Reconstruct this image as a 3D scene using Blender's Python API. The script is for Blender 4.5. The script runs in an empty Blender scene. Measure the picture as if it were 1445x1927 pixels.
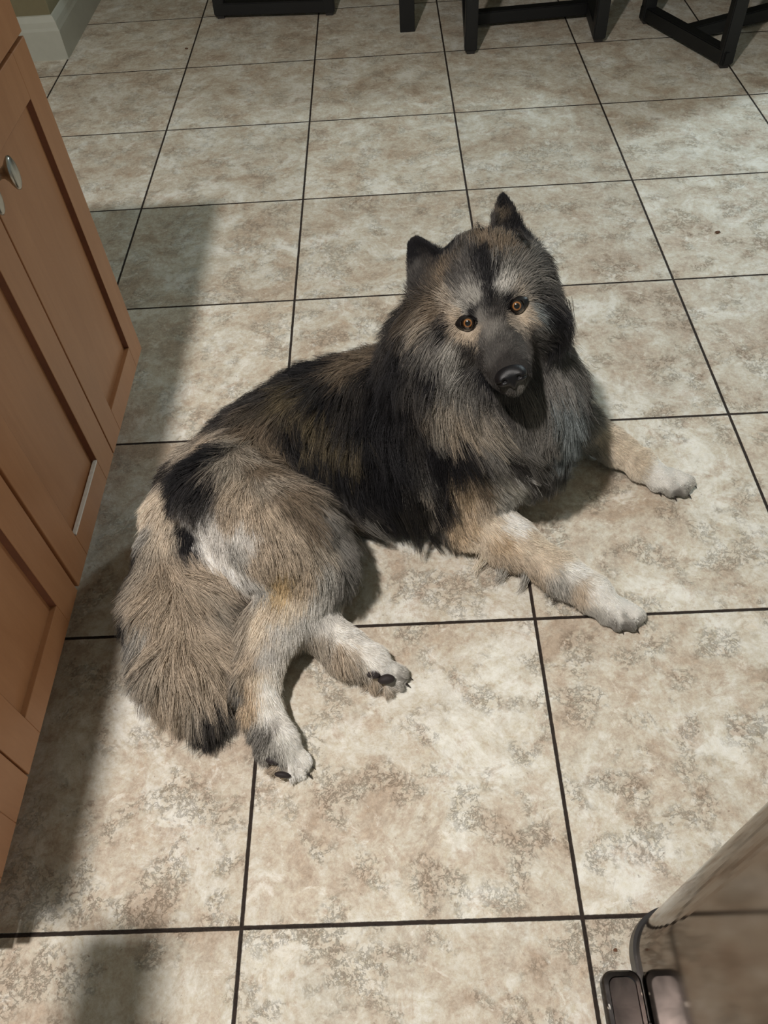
import bpy, bmesh, math, random
import numpy as np
from mathutils import Vector, Matrix
from mathutils.bvhtree import BVHTree

random.seed(7); rng = np.random.default_rng(7)
scene = bpy.context.scene
COL = scene.collection
W, H, F = 1445.0, 1927.0, 1467.567
T = 0.4572                                   # floor tile pitch

# ------------------------------------------------------------------ camera
RV = (-0.6661743658, -0.0432809967, 0.0352825881)
th = math.sqrt(sum(a*a for a in RV)); k = [a/th for a in RV]
K = np.array([[0,-k[2],k[1]],[k[2],0,-k[0]],[-k[1],k[0],0]])
RM = np.eye(3)+math.sin(th)*K+(1-math.cos(th))*K@K        # world -> camera
CAM = np.array([0.2483154753,-0.2132557180,1.1631109127])
cd = bpy.data.cameras.new('camera'); cam = bpy.data.objects.new('camera', cd); COL.objects.link(cam)
M4 = np.eye(4); M4[:3,:3] = RM.T; M4[:3,3] = CAM
cam.matrix_world = Matrix(M4.tolist())
cd.sensor_fit = 'HORIZONTAL'; cd.sensor_width = 36; cd.lens = 36*F/W; cd.clip_start = .02
scene.camera = cam

# ------------------------------------------------------------------ light and exposure
scene.view_settings.view_transform = 'Standard'; scene.view_settings.look = 'None'
scene.view_settings.gamma = 1; scene.view_settings.exposure = 0.0
w = bpy.data.worlds.new('world'); scene.world = w; w.use_nodes = True
w.node_tree.nodes['Background'].inputs[0].default_value = (0.62,0.73,0.74,1)
w.node_tree.nodes['Background'].inputs[1].default_value = 0.30
def area(name, loc, target, size, power, col, sizey=None):
    l = bpy.data.lights.new(name,'AREA'); l.energy = power; l.color = col; l.size = size
    l.shape = 'DISK'
    if sizey: l.shape='RECTANGLE'; l.size_y = sizey
    o = bpy.data.objects.new(name,l); COL.objects.link(o); o.location = loc
    o.rotation_euler = (Vector(target)-Vector(loc)).to_track_quat('-Z','Y').to_euler()
    return o
area('kitchen_ceiling_light', (-0.31,-0.15,2.42), (-0.2,0.3,0), 0.095, 58, (1.0,0.945,0.895))
area('dining_light', (2.6,3.7,1.95), (0.9,1.6,0.1), 0.30, 38, (0.80,0.96,1.0))

# ------------------------------------------------------------------ helpers
def ray(u,v):
    d = RM.T@np.array([(u-W/2)/F,-(v-H/2)/F,-1.0]); return d/np.linalg.norm(d)
def at(u,v,z=0.0):
    d = ray(u,v); return CAM+d*(z-CAM[2])/d[2]
def lin(r,g,b):
    f = lambda c: (c/255/12.92) if c/255 <= .04045 else ((c/255+.055)/1.055)**2.4
    return (f(r),f(g),f(b))
def tag(o, label=None, cat=None, group=None, kind=None):
    if label: o['label']=label
    if cat: o['category']=cat
    if group: o['group']=group
    if kind: o['kind']=kind
    return o
def empty(name, loc=(0,0,0)):
    o = bpy.data.objects.new(name,None); COL.objects.link(o); o.location = loc; o.empty_display_size=.05
    return o
def link(name, me, mat, parent=None, smooth=False):
    o = bpy.data.objects.new(name, me); COL.objects.link(o)
    if mat: me.materials.append(mat)
    if parent:
        o.parent = parent
        o.matrix_parent_inverse = Matrix.Translation(-Vector(parent.location)) if parent.type=='EMPTY' else Matrix.Identity(4)
    if smooth:
        me.polygons.foreach_set('use_smooth',[True]*len(me.polygons))
    return o
def mesh_from(name, V, Fc):
    me = bpy.data.meshes.new(name); me.from_pydata([tuple(map(float,v)) for v in V],[],[tuple(map(int,f)) for f in Fc]); me.update(); return me
def bm_obj(name, bm, mat, parent=None, smooth=False):
    me = bpy.data.meshes.new(name); bmesh.ops.recalc_face_normals(bm,faces=bm.faces[:]); bm.to_mesh(me); bm.free()
    return link(name, me, mat, parent, smooth)
def box(bm, lo, hi, bev=0.0, seg=2):
    lo=Vector(lo);hi=Vector(hi)
    r = bmesh.ops.create_cube(bm,size=1)
    for v in r['verts']:
        v.co = Vector([(lo[i]+hi[i])/2+v.co[i]*(hi[i]-lo[i]) for i in range(3)])
    if bev:
        es = list({e for v in r['verts'] for e in v.link_edges})
        bmesh.ops.bevel(bm,geom=es,offset=bev,segments=seg,affect='EDGES',profile=.5)
def beam(bm, a, b, wd, ht, bev=.003):
    """square bar from a to b; wd sideways, ht in the up-ish direction"""
    a=Vector(a);b=Vector(b);d=b-a;L=d.length
    r = bmesh.ops.create_cube(bm,size=1); vs=r['verts']
    for v in vs: v.co=Vector((v.co.x*wd,v.co.y*L,v.co.z*ht))
    es=list({e for v in vs for e in v.link_edges})
    rr=bmesh.ops.bevel(bm,geom=es,offset=bev,segments=2,affect='EDGES')
    vs=set(v for v in vs if v.is_valid)|{v for v in rr['verts'] if v.is_valid}
    y=d.normalized(); up=Vector((0,0,1))
    if abs(y.z)>.9: up=Vector((0,1,0))
    x=y.cross(up).normalized(); z=x.cross(y)
    Mx=Matrix((x,y,z)).transposed().to_4x4(); Mx.translation=(a+b)/2
    bmesh.ops.transform(bm,matrix=Mx,verts=list(vs))
class Mat:
    def __init__(s,name,rough=.5,metal=0,spec=.5,col=(.5,.5,.5)):
        s.m=bpy.data.materials.new(name); s.m.use_nodes=True; s.nt=s.m.node_tree
        s.b=s.nt.nodes['Principled BSDF']; s.b.inputs['Roughness'].default_value=rough
        s.b.inputs['Metallic'].default_value=metal; s.b.inputs['Specular IOR Level'].default_value=spec
        s.b.inputs['Base Color'].default_value=(*col,1)
    def n(s,t,**kw):
        nd=s.nt.nodes.new(t)
        for a,b in kw.items():
            if a.startswith('i_'): nd.inputs[a[2:].replace('_',' ')].default_value=b
            else: setattr(nd,a,b)
        return nd
    def l(s,a,b): s.nt.links.new(a,b)
    def noise(s,vec,scale,detail=4,rough=.6,dist=0.):
        nd=s.n('ShaderNodeTexNoise'); nd.inputs['Scale'].default_value=scale; nd.inputs['Detail'].default_value=detail
        nd.inputs['Roughness'].default_value=rough; nd.inputs['Distortion'].default_value=dist
        if vec is not None: s.l(vec,nd.inputs['Vector'])
        return nd.outputs[0]
    def ramp(s,fac,stops):
        nd=s.n('ShaderNodeValToRGB'); e=nd.color_ramp.elements
        while len(e)<len(stops): e.new(.5)
        for el,(p,c) in zip(e,stops):
            el.position=p; el.color=(*c,1) if len(c)==3 else c
        s.l(fac,nd.inputs[0]); return nd.outputs[0]
    def math(s,op,a,b=None,c=None):
        nd=s.n('ShaderNodeMath',operation=op)
        for i,x in enumerate((a,b,c)):
            if x is None: continue
            if isinstance(x,(int,float)): nd.inputs[i].default_value=x
            else: s.l(x,nd.inputs[i])
        return nd.outputs[0]
    def mix(s,f,a,b,mode='MIX'):
        nd=s.n('ShaderNodeMix',data_type='RGBA',blend_type=mode)
        for i,x in ((0,f),(6,a),(7,b)):
            if isinstance(x,(int,float)): nd.inputs[i].default_value=x
            elif isinstance(x,tuple): nd.inputs[i].default_value=(*x,1)
            else: s.l(x,nd.inputs[i])
        return nd.outputs[2]
    def bump(s,h,strength=.3,dist=.002,normal=None):
        nd=s.n('ShaderNodeBump'); nd.inputs['Strength'].default_value=strength; nd.inputs['Distance'].default_value=dist
        s.l(h,nd.inputs['Height'])
        if normal is not None: s.l(normal,nd.inputs['Normal'])
        return nd.outputs[0]

# ------------------------------------------------------------------ materials
def make_tile():
    m=Mat('ceramic_tile',rough=.42,spec=.45)
    pos=m.n('ShaderNodeNewGeometry').outputs['Position']
    sc=m.n('ShaderNodeVectorMath',operation='SCALE'); m.l(pos,sc.inputs[0]); sc.inputs['Scale'].default_value=1/T
    fl=m.n('ShaderNodeVectorMath',operation='FLOOR'); m.l(sc.outputs[0],fl.inputs[0])
    wn=m.n('ShaderNodeTexWhiteNoise',noise_dimensions='3D'); m.l(fl.outputs[0],wn.inputs['Vector'])
    off=m.n('ShaderNodeVectorMath',operation='SCALE'); m.l(wn.outputs['Color'],off.inputs[0]); off.inputs['Scale'].default_value=9.
    ad=m.n('ShaderNodeVectorMath',operation='ADD'); m.l(pos,ad.inputs[0]); m.l(off.outputs[0],ad.inputs[1]); v=ad.outputs[0]
    # grout mask
    sx=m.n('ShaderNodeSeparateXYZ'); m.l(sc.outputs[0],sx.inputs[0])
    ed=m.noise(pos,90,3,.6)
    ds=[]
    for ax in (0,1):
        fr=m.math('FRACT',sx.outputs[ax]); a=m.math('ABSOLUTE',m.math('SUBTRACT',fr,.5)); ds.append(m.math('SUBTRACT',.5,a))
    d=m.math('MULTIPLY',m.math('MINIMUM',*ds),T)                  # metres from the joint line
    d2=m.math('ADD',d,m.math('MULTIPLY',m.math('SUBTRACT',ed,.5),.0016))
    tile=m.n('ShaderNodeMapRange',interpolation_type='SMOOTHSTEP'); m.l(d2,tile.inputs[0])
    tile.inputs[1].default_value=.0020; tile.inputs[2].default_value=.0032
    tmask=tile.outputs[0]
    n1=m.noise(v,7.5,9,.74,.4); n2=m.noise(v,15,10,.78,.5); n3=m.noise(v,60,6,.72,.9); n4=m.noise(v,240,3,.6)
    base=m.ramp(n1,[(.38,lin(184,167,148)),(.47,lin(203,193,176)),(.53,lin(212,206,192)),(.61,lin(232,229,219))])
    tan=m.ramp(n2,[(.52,(0,0,0)),(.60,(1,1,1))])
    c=m.mix(m.math('MULTIPLY',tan,.48),base,lin(180,157,135))
    gy=m.ramp(m.noise(v,11,6,.7,1.),[(.53,(0,0,0)),(.68,(1,1,1))])
    c=m.mix(m.math('MULTIPLY',gy,.42),c,lin(184,177,163))
    wh=m.ramp(m.noise(v,20,9,.76,.8),[(.57,(0,0,0)),(.64,(1,1,1))])
    c=m.mix(m.math('MULTIPLY',wh,.6),c,lin(238,233,222))
    n5=m.noise(v,105,8,.82,.6)
    c=m.mix(.55,c,m.ramp(n5,[(.36,(.33,.31,.29)),(.5,(.5,.5,.5)),(.64,(.68,.68,.67))]),'OVERLAY')
    fl1=m.ramp(m.noise(v,34,9,.82,.4),[(.615,(0,0,0)),(.635,(1,1,1))]); c=m.mix(m.math('MULTIPLY',fl1,.45),c,lin(244,240,230))
    fl2=m.ramp(m.noise(v,41,9,.82,.4),[(.36,(1,1,1)),(.375,(0,0,0))]); c=m.mix(m.math('MULTIPLY',fl2,.35),c,lin(150,124,100))
    # crinkled relief marks
    cr=m.math('ABSOLUTE',m.math('SUBTRACT',m.noise(v,46,9,.78,.3),.5))
    crm=m.ramp(cr,[(.0,(1,1,1)),(.026,(0,0,0))])
    crg=m.ramp(m.noise(v,14,3,.5),[(.5,(0,0,0)),(.6,(1,1,1))])
    cm=m.math('MULTIPLY',crm,crg)
    c=m.mix(m.math('MULTIPLY',cm,.12),c,lin(150,126,104))
    c=m.mix(.6,c,m.ramp(n3,[(.3,(.34,.32,.30)),(.5,(.5,.5,.5)),(.72,(.64,.64,.63))]),'OVERLAY')
    c=m.mix(.3,c,m.ramp(n4,[(.3,(.40,.39,.38)),(.7,(.6,.6,.6))]),'OVERLAY')
    pit=m.ramp(m.noise(v,95,3,.6),[(.70,(0,0,0)),(.75,(1,1,1))])
    c=m.mix(m.math('MULTIPLY',pit,.6),c,lin(112,88,70))
    hv=m.n('ShaderNodeHueSaturation'); m.l(c,hv.inputs['Color'])
    m.l(m.math('ADD',.95,m.math('MULTIPLY',wn.outputs['Value'],.12)),hv.inputs['Value'])
    g=m.mix(m.noise(pos,220,4,.7),lin(22,15,11),lin(56,43,34))
    c=m.mix(tmask,g,hv.outputs[0]); m.l(c,m.b.inputs['Base Color'])
    hgt=m.math('ADD',m.math('ADD',m.math('MULTIPLY',n2,.6),m.math('ADD',m.math('MULTIPLY',n3,.35),m.math('MULTIPLY',n5,.22))),m.math('MULTIPLY',cm,-.15))
    b1=m.bump(hgt,.8,.004)
    m.l(m.bump(tmask,1,.0022,b1),m.b.inputs['Normal'])
    rr=m.mix(tmask,(.85,.85,.85),m.ramp(n3,[(.3,(.50,.50,.50)),(.7,(.34,.34,.34))])); m.l(rr,m.b.inputs['Roughness'])
    return m.m
def make_wood(dark=1.):
    m=Mat('maple_wood',rough=.42,spec=.4)
    pos=m.n('ShaderNodeNewGeometry').outputs['Position']
    mp=m.n('ShaderNodeMapping'); m.l(pos,mp.inputs[0]); mp.inputs['Scale'].default_value=(1,1,.12)
    a=m.noise(mp.outputs[0],30,6,.6,.8); b=m.noise(mp.outputs[0],260,3,.6)
    c=m.ramp(a,[(.3,tuple(x*dark for x in lin(168,115,77))),(.7,tuple(x*dark for x in lin(178,125,86)))])
    c=m.mix(.08,c,m.ramp(b,[(.35,(.35,.33,.3)),(.65,(.6,.6,.6))]),'OVERLAY')
    d=m.noise(pos,5,3,.5); c=m.mix(.25,c,m.ramp(d,[(.3,(.4,.38,.36)),(.7,(.6,.6,.6))]),'OVERLAY')
    m.l(c,m.b.inputs['Base Color']); m.l(m.bump(b,.08,.001),m.b.inputs['Normal'])
    return m.m
def simple(name,col,rough=.5,metal=0,nscale=40,var=.12,bump=0,spec=.5,coat=0):
    m=Mat(name,rough,metal,spec)
    pos=m.n('ShaderNodeTexCoord').outputs['Object']
    a=m.noise(pos,nscale,4,.6)
    m.l(m.ramp(a,[(.3,tuple(x*(1-var) for x in col)),(.7,tuple(min(1,x*(1+var)) for x in col))]),m.b.inputs['Base Color'])
    if bump: m.l(m.bump(a,bump,.001),m.b.inputs['Normal'])
    if coat: m.b.inputs['Coat Weight'].default_value=coat; m.b.inputs['Coat Roughness'].default_value=.08
    return m.m
M_tile=make_tile(); M_wood=make_wood(); M_groove=simple('shaded_wood_groove',lin(120,66,34),.6)
M_wall=simple('painted_wall',lin(118,110,84),.9,nscale=60,var=.03,bump=.1)
M_ceil=simple('ceiling_paint',lin(225,222,212),.9,var=.02)
M_trim=simple('white_trim_paint',lin(176,176,164),.45,var=.03)
M_black=simple('black_powder_coat',lin(13,14,15),.5,var=.1,nscale=200,bump=.05)
M_nickel=simple('brushed_nickel',lin(178,176,168),.28,1.,var=.05)
M_counter=simple('granite_counter',lin(86,76,66),.25,nscale=120,var=.5)
M_dark=simple('dark_gap',lin(34,20,12),.8)
M_can=simple('brushed_taupe_steel',lin(140,130,122),.10,1.0,nscale=9,var=.04)
M_can.node_tree.nodes['Principled BSDF'].inputs['Specular Tint'].default_value=(.68,.66,.64,1)
M_plastic=simple('dark_plastic',lin(40,38,38),.4)
M_white=simple('strip_white',lin(226,214,204),.6,nscale=160,var=.12)
M_crumb=simple('brown_crumb',lin(92,60,38),.8,nscale=300,var=.4)

# ------------------------------------------------------------------ setting
def struct(name,bm,mat):
    o=bm_obj(name,bm,mat); o['kind']='structure'; return o
bm=bmesh.new(); box(bm,(-4,-2.5,-.05),(5,6.5,0)); struct('floor',bm,M_tile)
bm=bmesh.new(); box(bm,(-4,-2.5,2.45),(5,6.5,2.5)); struct('ceiling',bm,M_ceil)
bm=bmesh.new(); box(bm,(-4,2.900,0),(-.928,6.5,2.45),.004); struct('wall_left',bm,M_wall)
bm=bmesh.new()
def baseboard(bm,pts,outs,prof):
    """prof: (offset, z) list; pts polyline corners; outs: outward offset dirs per corner"""
    rings=[[bm.verts.new((p[0]+o[0]*q[0],p[1]+o[1]*q[0],q[1])) for q in prof] for p,o in zip(pts,outs)]
    for a,b in zip(rings,rings[1:]):
        for i in range(len(prof)-1): bm.faces.new((a[i],a[i+1],b[i+1],b[i]))
    for r_ in (rings[0],rings[-1]): bm.faces.new(r_)
prof=[(0,0),(.017,0),(.018,.095),(.015,.105),(.013,.122),(.008,.133),(.005,.140),(0,.142)]
baseboard(bm,[(-4,2.900),(-.928,2.900),(-.928,6.5)],[(0,-1),(1,-1),(1,0)],prof)
struct('baseboard_left',bm,M_trim)
bm=bmesh.new(); box(bm,(-4,6.45,0),(5,6.5,2.45)); struct('wall_back',bm,M_wall)

# ------------------------------------------------------------------ island cabinets
XF=-.288                       # door faces
def shaker_door(parent,y0,y1,z0,z1,st=.056,knob=None,pale_edge=False,name='door'):
    xb=XF-.019; bm=bmesh.new()
    # stiles and rails round a recessed panel
    box(bm,(xb,y0,z0),(XF,y0+st,z1),.0012); box(bm,(xb,y1-st,z0),(XF,y1,z1),.0012)
    box(bm,(xb,y0+st,z0),(XF,y1-st,z0+.052),.0010); box(bm,(xb,y0+st,z1-.065),(XF,y1-st,z1),.0010)
    d=bm_obj(name,bm,M_wood,parent)
    bm=bmesh.new(); box(bm,(xb+.002,y0+st-.004,z0+.048),(XF-.009,y1-st+.004,z1-.061)); bm_obj('door_panel',bm,M_wood,d)
    # chamfer round the panel, groove shade painted in as darker wood
    bm=bmesh.new(); a0,a1,b0,b1=y0+st,y1-st,z0+.052,z1-.065; s=.0045
    o_=[(XF-.0005,a0,b0),(XF-.0005,a1,b0),(XF-.0005,a1,b1),(XF-.0005,a0,b1)]
    i_=[(XF-.0088,a0+s,b0+s),(XF-.0088,a1-s,b0+s),(XF-.0088,a1-s,b1-s),(XF-.0088,a0+s,b1-s)]
    ov=[bm.verts.new(c) for c in o_]; iv=[bm.verts.new(c) for c in i_]
    for i in (1,2,3): bm.faces.new((ov[i],ov[(i+1)%4],iv[(i+1)%4],iv[i]))
    bm_obj('panel_bevel',bm,M_groove,d)
    if pale_edge:  # thin white strip laid along the lower panel edge
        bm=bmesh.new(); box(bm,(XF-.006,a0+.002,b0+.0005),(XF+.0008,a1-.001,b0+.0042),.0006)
        o=bm_obj('edge_strip',bm,M_white,d); o['label']='thin white strip along the lower panel edge'
    if knob:
        ky,kz=knob; bm=bmesh.new()
        # lathe: flared stem and oval mushroom cap
        pr=[(0,.0085),(.002,.0085),(.007,.0060),(.011,.0062),(.016,.0095),(.0205,.0150),(.024,.0185),(.0265,.0188),(.0285,.0160),(.030,.009),(.0305,0.0001)]
        n=28; rg=[]
        for x,r in pr:
            rg.append([bm.verts.new((XF+x,ky+r*1.0*math.cos(t*2*math.pi/n)*.72,kz+r*1.25*math.sin(t*2*math.pi/n))) for t in range(n)])
        for a,b in zip(rg,rg[1:]):
            for t in range(n): bm.faces.new((a[t],a[(t+1)%n],b[(t+1)%n],b[t]))
        bm_obj('knob',bm,M_nickel,d,True)
    return d
def cabinet(y0,y1,label,doors,name='base_cabinet'):
    e=empty(name,(-.6,(y0+y1)/2,0)); tag(e,label,'cabinet',None)
    bm=bmesh.new(); box(bm,(-.90,y0,.10),(XF-.021,y1,.868)); box(bm,(-.88,y0,0),(XF-.085,y1,.10))
    bm_obj('carcass',bm,M_wood,e)
    for args in doors: shaker_door(e,*args[0],**args[1])
    bm=bmesh.new(); box(bm,(XF-.019,doors[0][0][0],.722),(XF,doors[-1][0][1],.856),.0012); bm_obj('drawer',bm,M_wood,e)
    bm=bmesh.new(); box(bm,(XF-.0225,y0+.002,.712),(XF-.0200,y1-.002,.726)); bm_obj('face_gap',bm,M_dark,e)
    return e
cabinet(.4795,1.073,'far maple island cabinet, double shaker doors with two nickel knobs, drawer above',
    [((.484,.7725,.12,.7165),dict(pale_edge=True,st=.062,knob=(.738,.648))),((.7760,1.073,.12,.7165),dict(st=.060,knob=(.812,.642)))])
cabinet(-.022,.4788,'near maple island cabinet with double shaker doors, cut off by the left edge',
    [((-.018,.1735,.12,.7165),dict(st=.062)),((.1765,.476,.12,.7165),dict(st=.060))])
bm=bmesh.new(); box(bm,(-.94,-.045,.8685),(-.262,1.105,.905),.004)
tag(bm_obj('countertop',bm,M_counter),'stone countertop slab on the maple island cabinets','countertop')

# unseen blocker with handle and brush, added to cast a shadow into view
e=empty('shadow_blocker',(-.06,-.21,0)); tag(e,'added out-of-view shadow caster leaning on the near end of the counter','shadow_blocker')
bm=bmesh.new(); beam(bm,(-.06,-.21,.004),(-.222,-.21,.96),.024,.024,.008); bm_obj('handle',bm,M_wood,e)
bm=bmesh.new(); box(bm,(-.2585,-.34,.95),(-.186,-.055,.99),.006); bm_obj('brush_head',bm,M_plastic,e)
bm=bmesh.new()
for i in range(7):
    for j in range(26):
        x=-.252+i*.0098; y=-.331+j*.0107
        box(bm,(x-.003,y-.003,.985),(x+.003,y+.003,1.07))
bm_obj('bristles',bm,M_dark,e)

# ------------------------------------------------------------------ black metal frame furniture
def sled_chair(label,P0,P1,back,with_cross,seat_z=.46,bw=.042,foot=True,name='dining_chair',floorgap=.012):
    """P0,P1: front floor-loop ends (x,y); back: vector to the second loop"""
    P0=Vector((*P0,0));P1=Vector((*P1,0));B=Vector((*back,0))
    e=empty(name,((P0.x+P1.x)/2,(P0.y+P1.y)/2,0)); tag(e,label,'chair')
    zb=floorgap+bw/2
    for Q0,Q1 in ((P0,P1),(P0+B,P1+B)):
        bm=bmesh.new(); d=(Q1-Q0).normalized()*bw/2
        z3=Vector((0,0,1))
        beam(bm,Q0+z3*zb-d,Q1+z3*zb+d,bw,bw); bm_obj('floor_rail',bm,M_black,e)
        for Q in (Q0,Q1):
            bm=bmesh.new(); beam(bm,Q+z3*(floorgap),Q+z3*(seat_z),bw,bw); o=bm_obj('leg',bm,M_black,e)
            bm=bmesh.new(); box(bm,(Q.x-.014,Q.y-.014,0),(Q.x+.014,Q.y+.014,floorgap+.002),.002); bm_obj('foot_pad',bm,M_plastic,o)
    if with_cross:
        bm=bmesh.new(); c=(P0+P1)/2+Vector((0,0,zb)); beam(bm,c,c+B,bw,bw*.95); bm_obj('stretcher',bm,M_black,e)
    bm=bmesh.new(); pts=[P0,P1,P1+B,P0+B]
    vs=[];
    for z in (seat_z,seat_z+.05):
        vs.append([bm.verts.new((p.x,p.y,z)) for p in pts])
    bm.faces.new(vs[0]);bm.faces.new(vs[1])
    for i in range(4): bm.faces.new((vs[0][i],vs[0][(i+1)%4],vs[1][(i+1)%4],vs[1][i]))
    bm_obj('seat',bm,M_black,e)
    return e
# chair at the left: floor loop parallel to the picture
sled_chair('black metal framed chair by itself at left, its floor rail facing the dog',(-.380,3.185),(.043,3.148),(.03,.42),True)
# middle bench-like frame: loops run away from us
sled_chair('black metal framed chair in the middle, with two front legs and a low crossbar',(.545,2.722),(.57,3.15),(.447,.030),True,name='dining_chair')
# right chair, turned at an angle
sled_chair('black metal framed chair at right, turned at an angle with one corner toward the dog',(1.350,2.492),(1.188,2.880),(.47,.20),True)
# single table leg
e=empty('dining_table',(.9,3.5,0)); tag(e,'black dining table with a straight square leg standing between the chairs','table')
for (x,y) in ((.334,2.957),(1.95,3.0),(.40,4.4),(2.0,4.45)):
    bm=bmesh.new(); box(bm,(x-.027,y-.027,0),(x+.027,y+.027,.72),.002); bm_obj('leg',bm,M_black,e)
bm=bmesh.new(); box(bm,(.28,2.92,.72),(2.05,4.5,.76),.004); bm_obj('table_top',bm,M_black,e)

# ------------------------------------------------------------------ step bin
def rrect(cx0,cx1,cy0,cy1,r,n=28):
    P=[]
    for (x,y,a) in ((cx1-r,cy1-r,0),(cx0+r,cy1-r,90),(cx0+r,cy0+r,180),(cx1-r,cy0+r,270)):
        for i in range(n+1):
            t=math.radians(a+90*i/n); P.append((x+r*math.cos(t),y+r*math.sin(t)))
    return P
def prism(bm,rings):
    R_=[[bm.verts.new((x,y,z)) for x,y in P] for P,z in rings]
    n=len(R_[0])
    for a,b in zip(R_,R_[1:]):
        for i in range(n): bm.faces.new((a[i],a[(i+1)%n],b[(i+1)%n],b[i]))
    for P,z in (rings[0],rings[-1]): bm.faces.new([bm.verts.new((x,y,z)) for x,y in P])
BX0,BX1,BY0,BY1=.513,.80,-.48,.002
e=empty('trash_can',((BX0+BX1)/2,(BY0+BY1)/2,0)); tag(e,'taupe brushed steel step trash can with rounded corners and a foot pedal','trash can')
bm=bmesh.new(); prism(bm,[(rrect(BX0,BX1,BY0,BY1,.055),.022),(rrect(BX0,BX1,BY0,BY1,.055),.60)]); bm_obj('body',bm,M_can,e,False)
bm=bmesh.new(); prism(bm,[(rrect(BX0-.004,BX1+.004,BY0-.004,BY1+.004,.058),0),(rrect(BX0-.004,BX1+.004,BY0-.004,BY1+.004,.058),.026)]); bm_obj('base_ring',bm,M_plastic,e)
bm=bmesh.new(); prism(bm,[(rrect(BX0-.003,BX1+.003,BY0-.003,BY1+.003,.058),.60),(rrect(BX0-.003,BX1+.003,BY0-.003,BY1+.003,.058),.635),(rrect(BX0+.012,BX1-.012,BY0+.012,BY1-.012,.05),.65)]); bm_obj('lid',bm,M_plastic,e)
for p in e.children[0].data.polygons:
    if abs(p.normal.z)<.5: p.use_smooth=True
def pedal_mat():
    m=Mat('scuffed_pedal_metal',rough=.22,metal=1)
    pos=m.n('ShaderNodeNewGeometry').outputs['Position']
    c=m.ramp(m.noise(pos,35,4,.6,.5),[(.35,lin(58,56,56)),(.7,lin(96,92,92))])
    bl=m.ramp(m.noise(pos,48,3,.5,.3),[(.67,(0,0,0)),(.69,(1,1,1))])
    c=m.mix(m.math('MULTIPLY',bl,.9),c,lin(215,212,208)); m.l(c,m.b.inputs['Base Color']); return m.m
M_pedal=pedal_mat()
px0,px1,py1=.463,.505,-.066
bm=bmesh.new()
prism(bm,[(rrect(px0,px1+.006,-.26,py1,.014),.014),(rrect(px0,px1+.006,-.26,py1,.014),.030),(rrect(px0+.002,px1+.004,-.258,py1-.002,.013),.0335),(rrect(px0+.007,px1-.001,-.253,py1-.007,.010),.034),(rrect(px0+.008,px1-.002,-.252,py1-.008,.010),.0325)])
o=bm_obj('pedal',bm,M_pedal,e); o['label']='scuffed dark metal foot pedal'
bm=bmesh.new(); box(bm,(px1-.012,-.22,.012),(BX0+.02,-.12,.028),.002); bm_obj('pedal_arm',bm,M_plastic,e)

# ------------------------------------------------------------------ specks on the floor
def crumb(u,v,s,label):
    p=at(u,v,0); bm=bmesh.new(); bmesh.ops.create_icosphere(bm,subdivisions=2,radius=s)
    for q in bm.verts:
        q.co*=random.uniform(.7,1.25); q.co.z=q.co.z*.35+s*.3; q.co.x*=1.25
    mn=min(q.co.z for q in bm.verts)
    for q in bm.verts: q.co+=Vector((p[0],p[1],-mn))
    tag(bm_obj('crumb',bm,M_crumb),label,'crumb')
crumb(1350,438,.006,'brown crumb on the floor tile to the right of the dog\'s head')
crumb(351,92,.005,'brown crumb on the floor tile below the left chair')
crumb(1158,1788,.0022,'tiny dark crumb on the tile beside the trash can')

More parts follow.
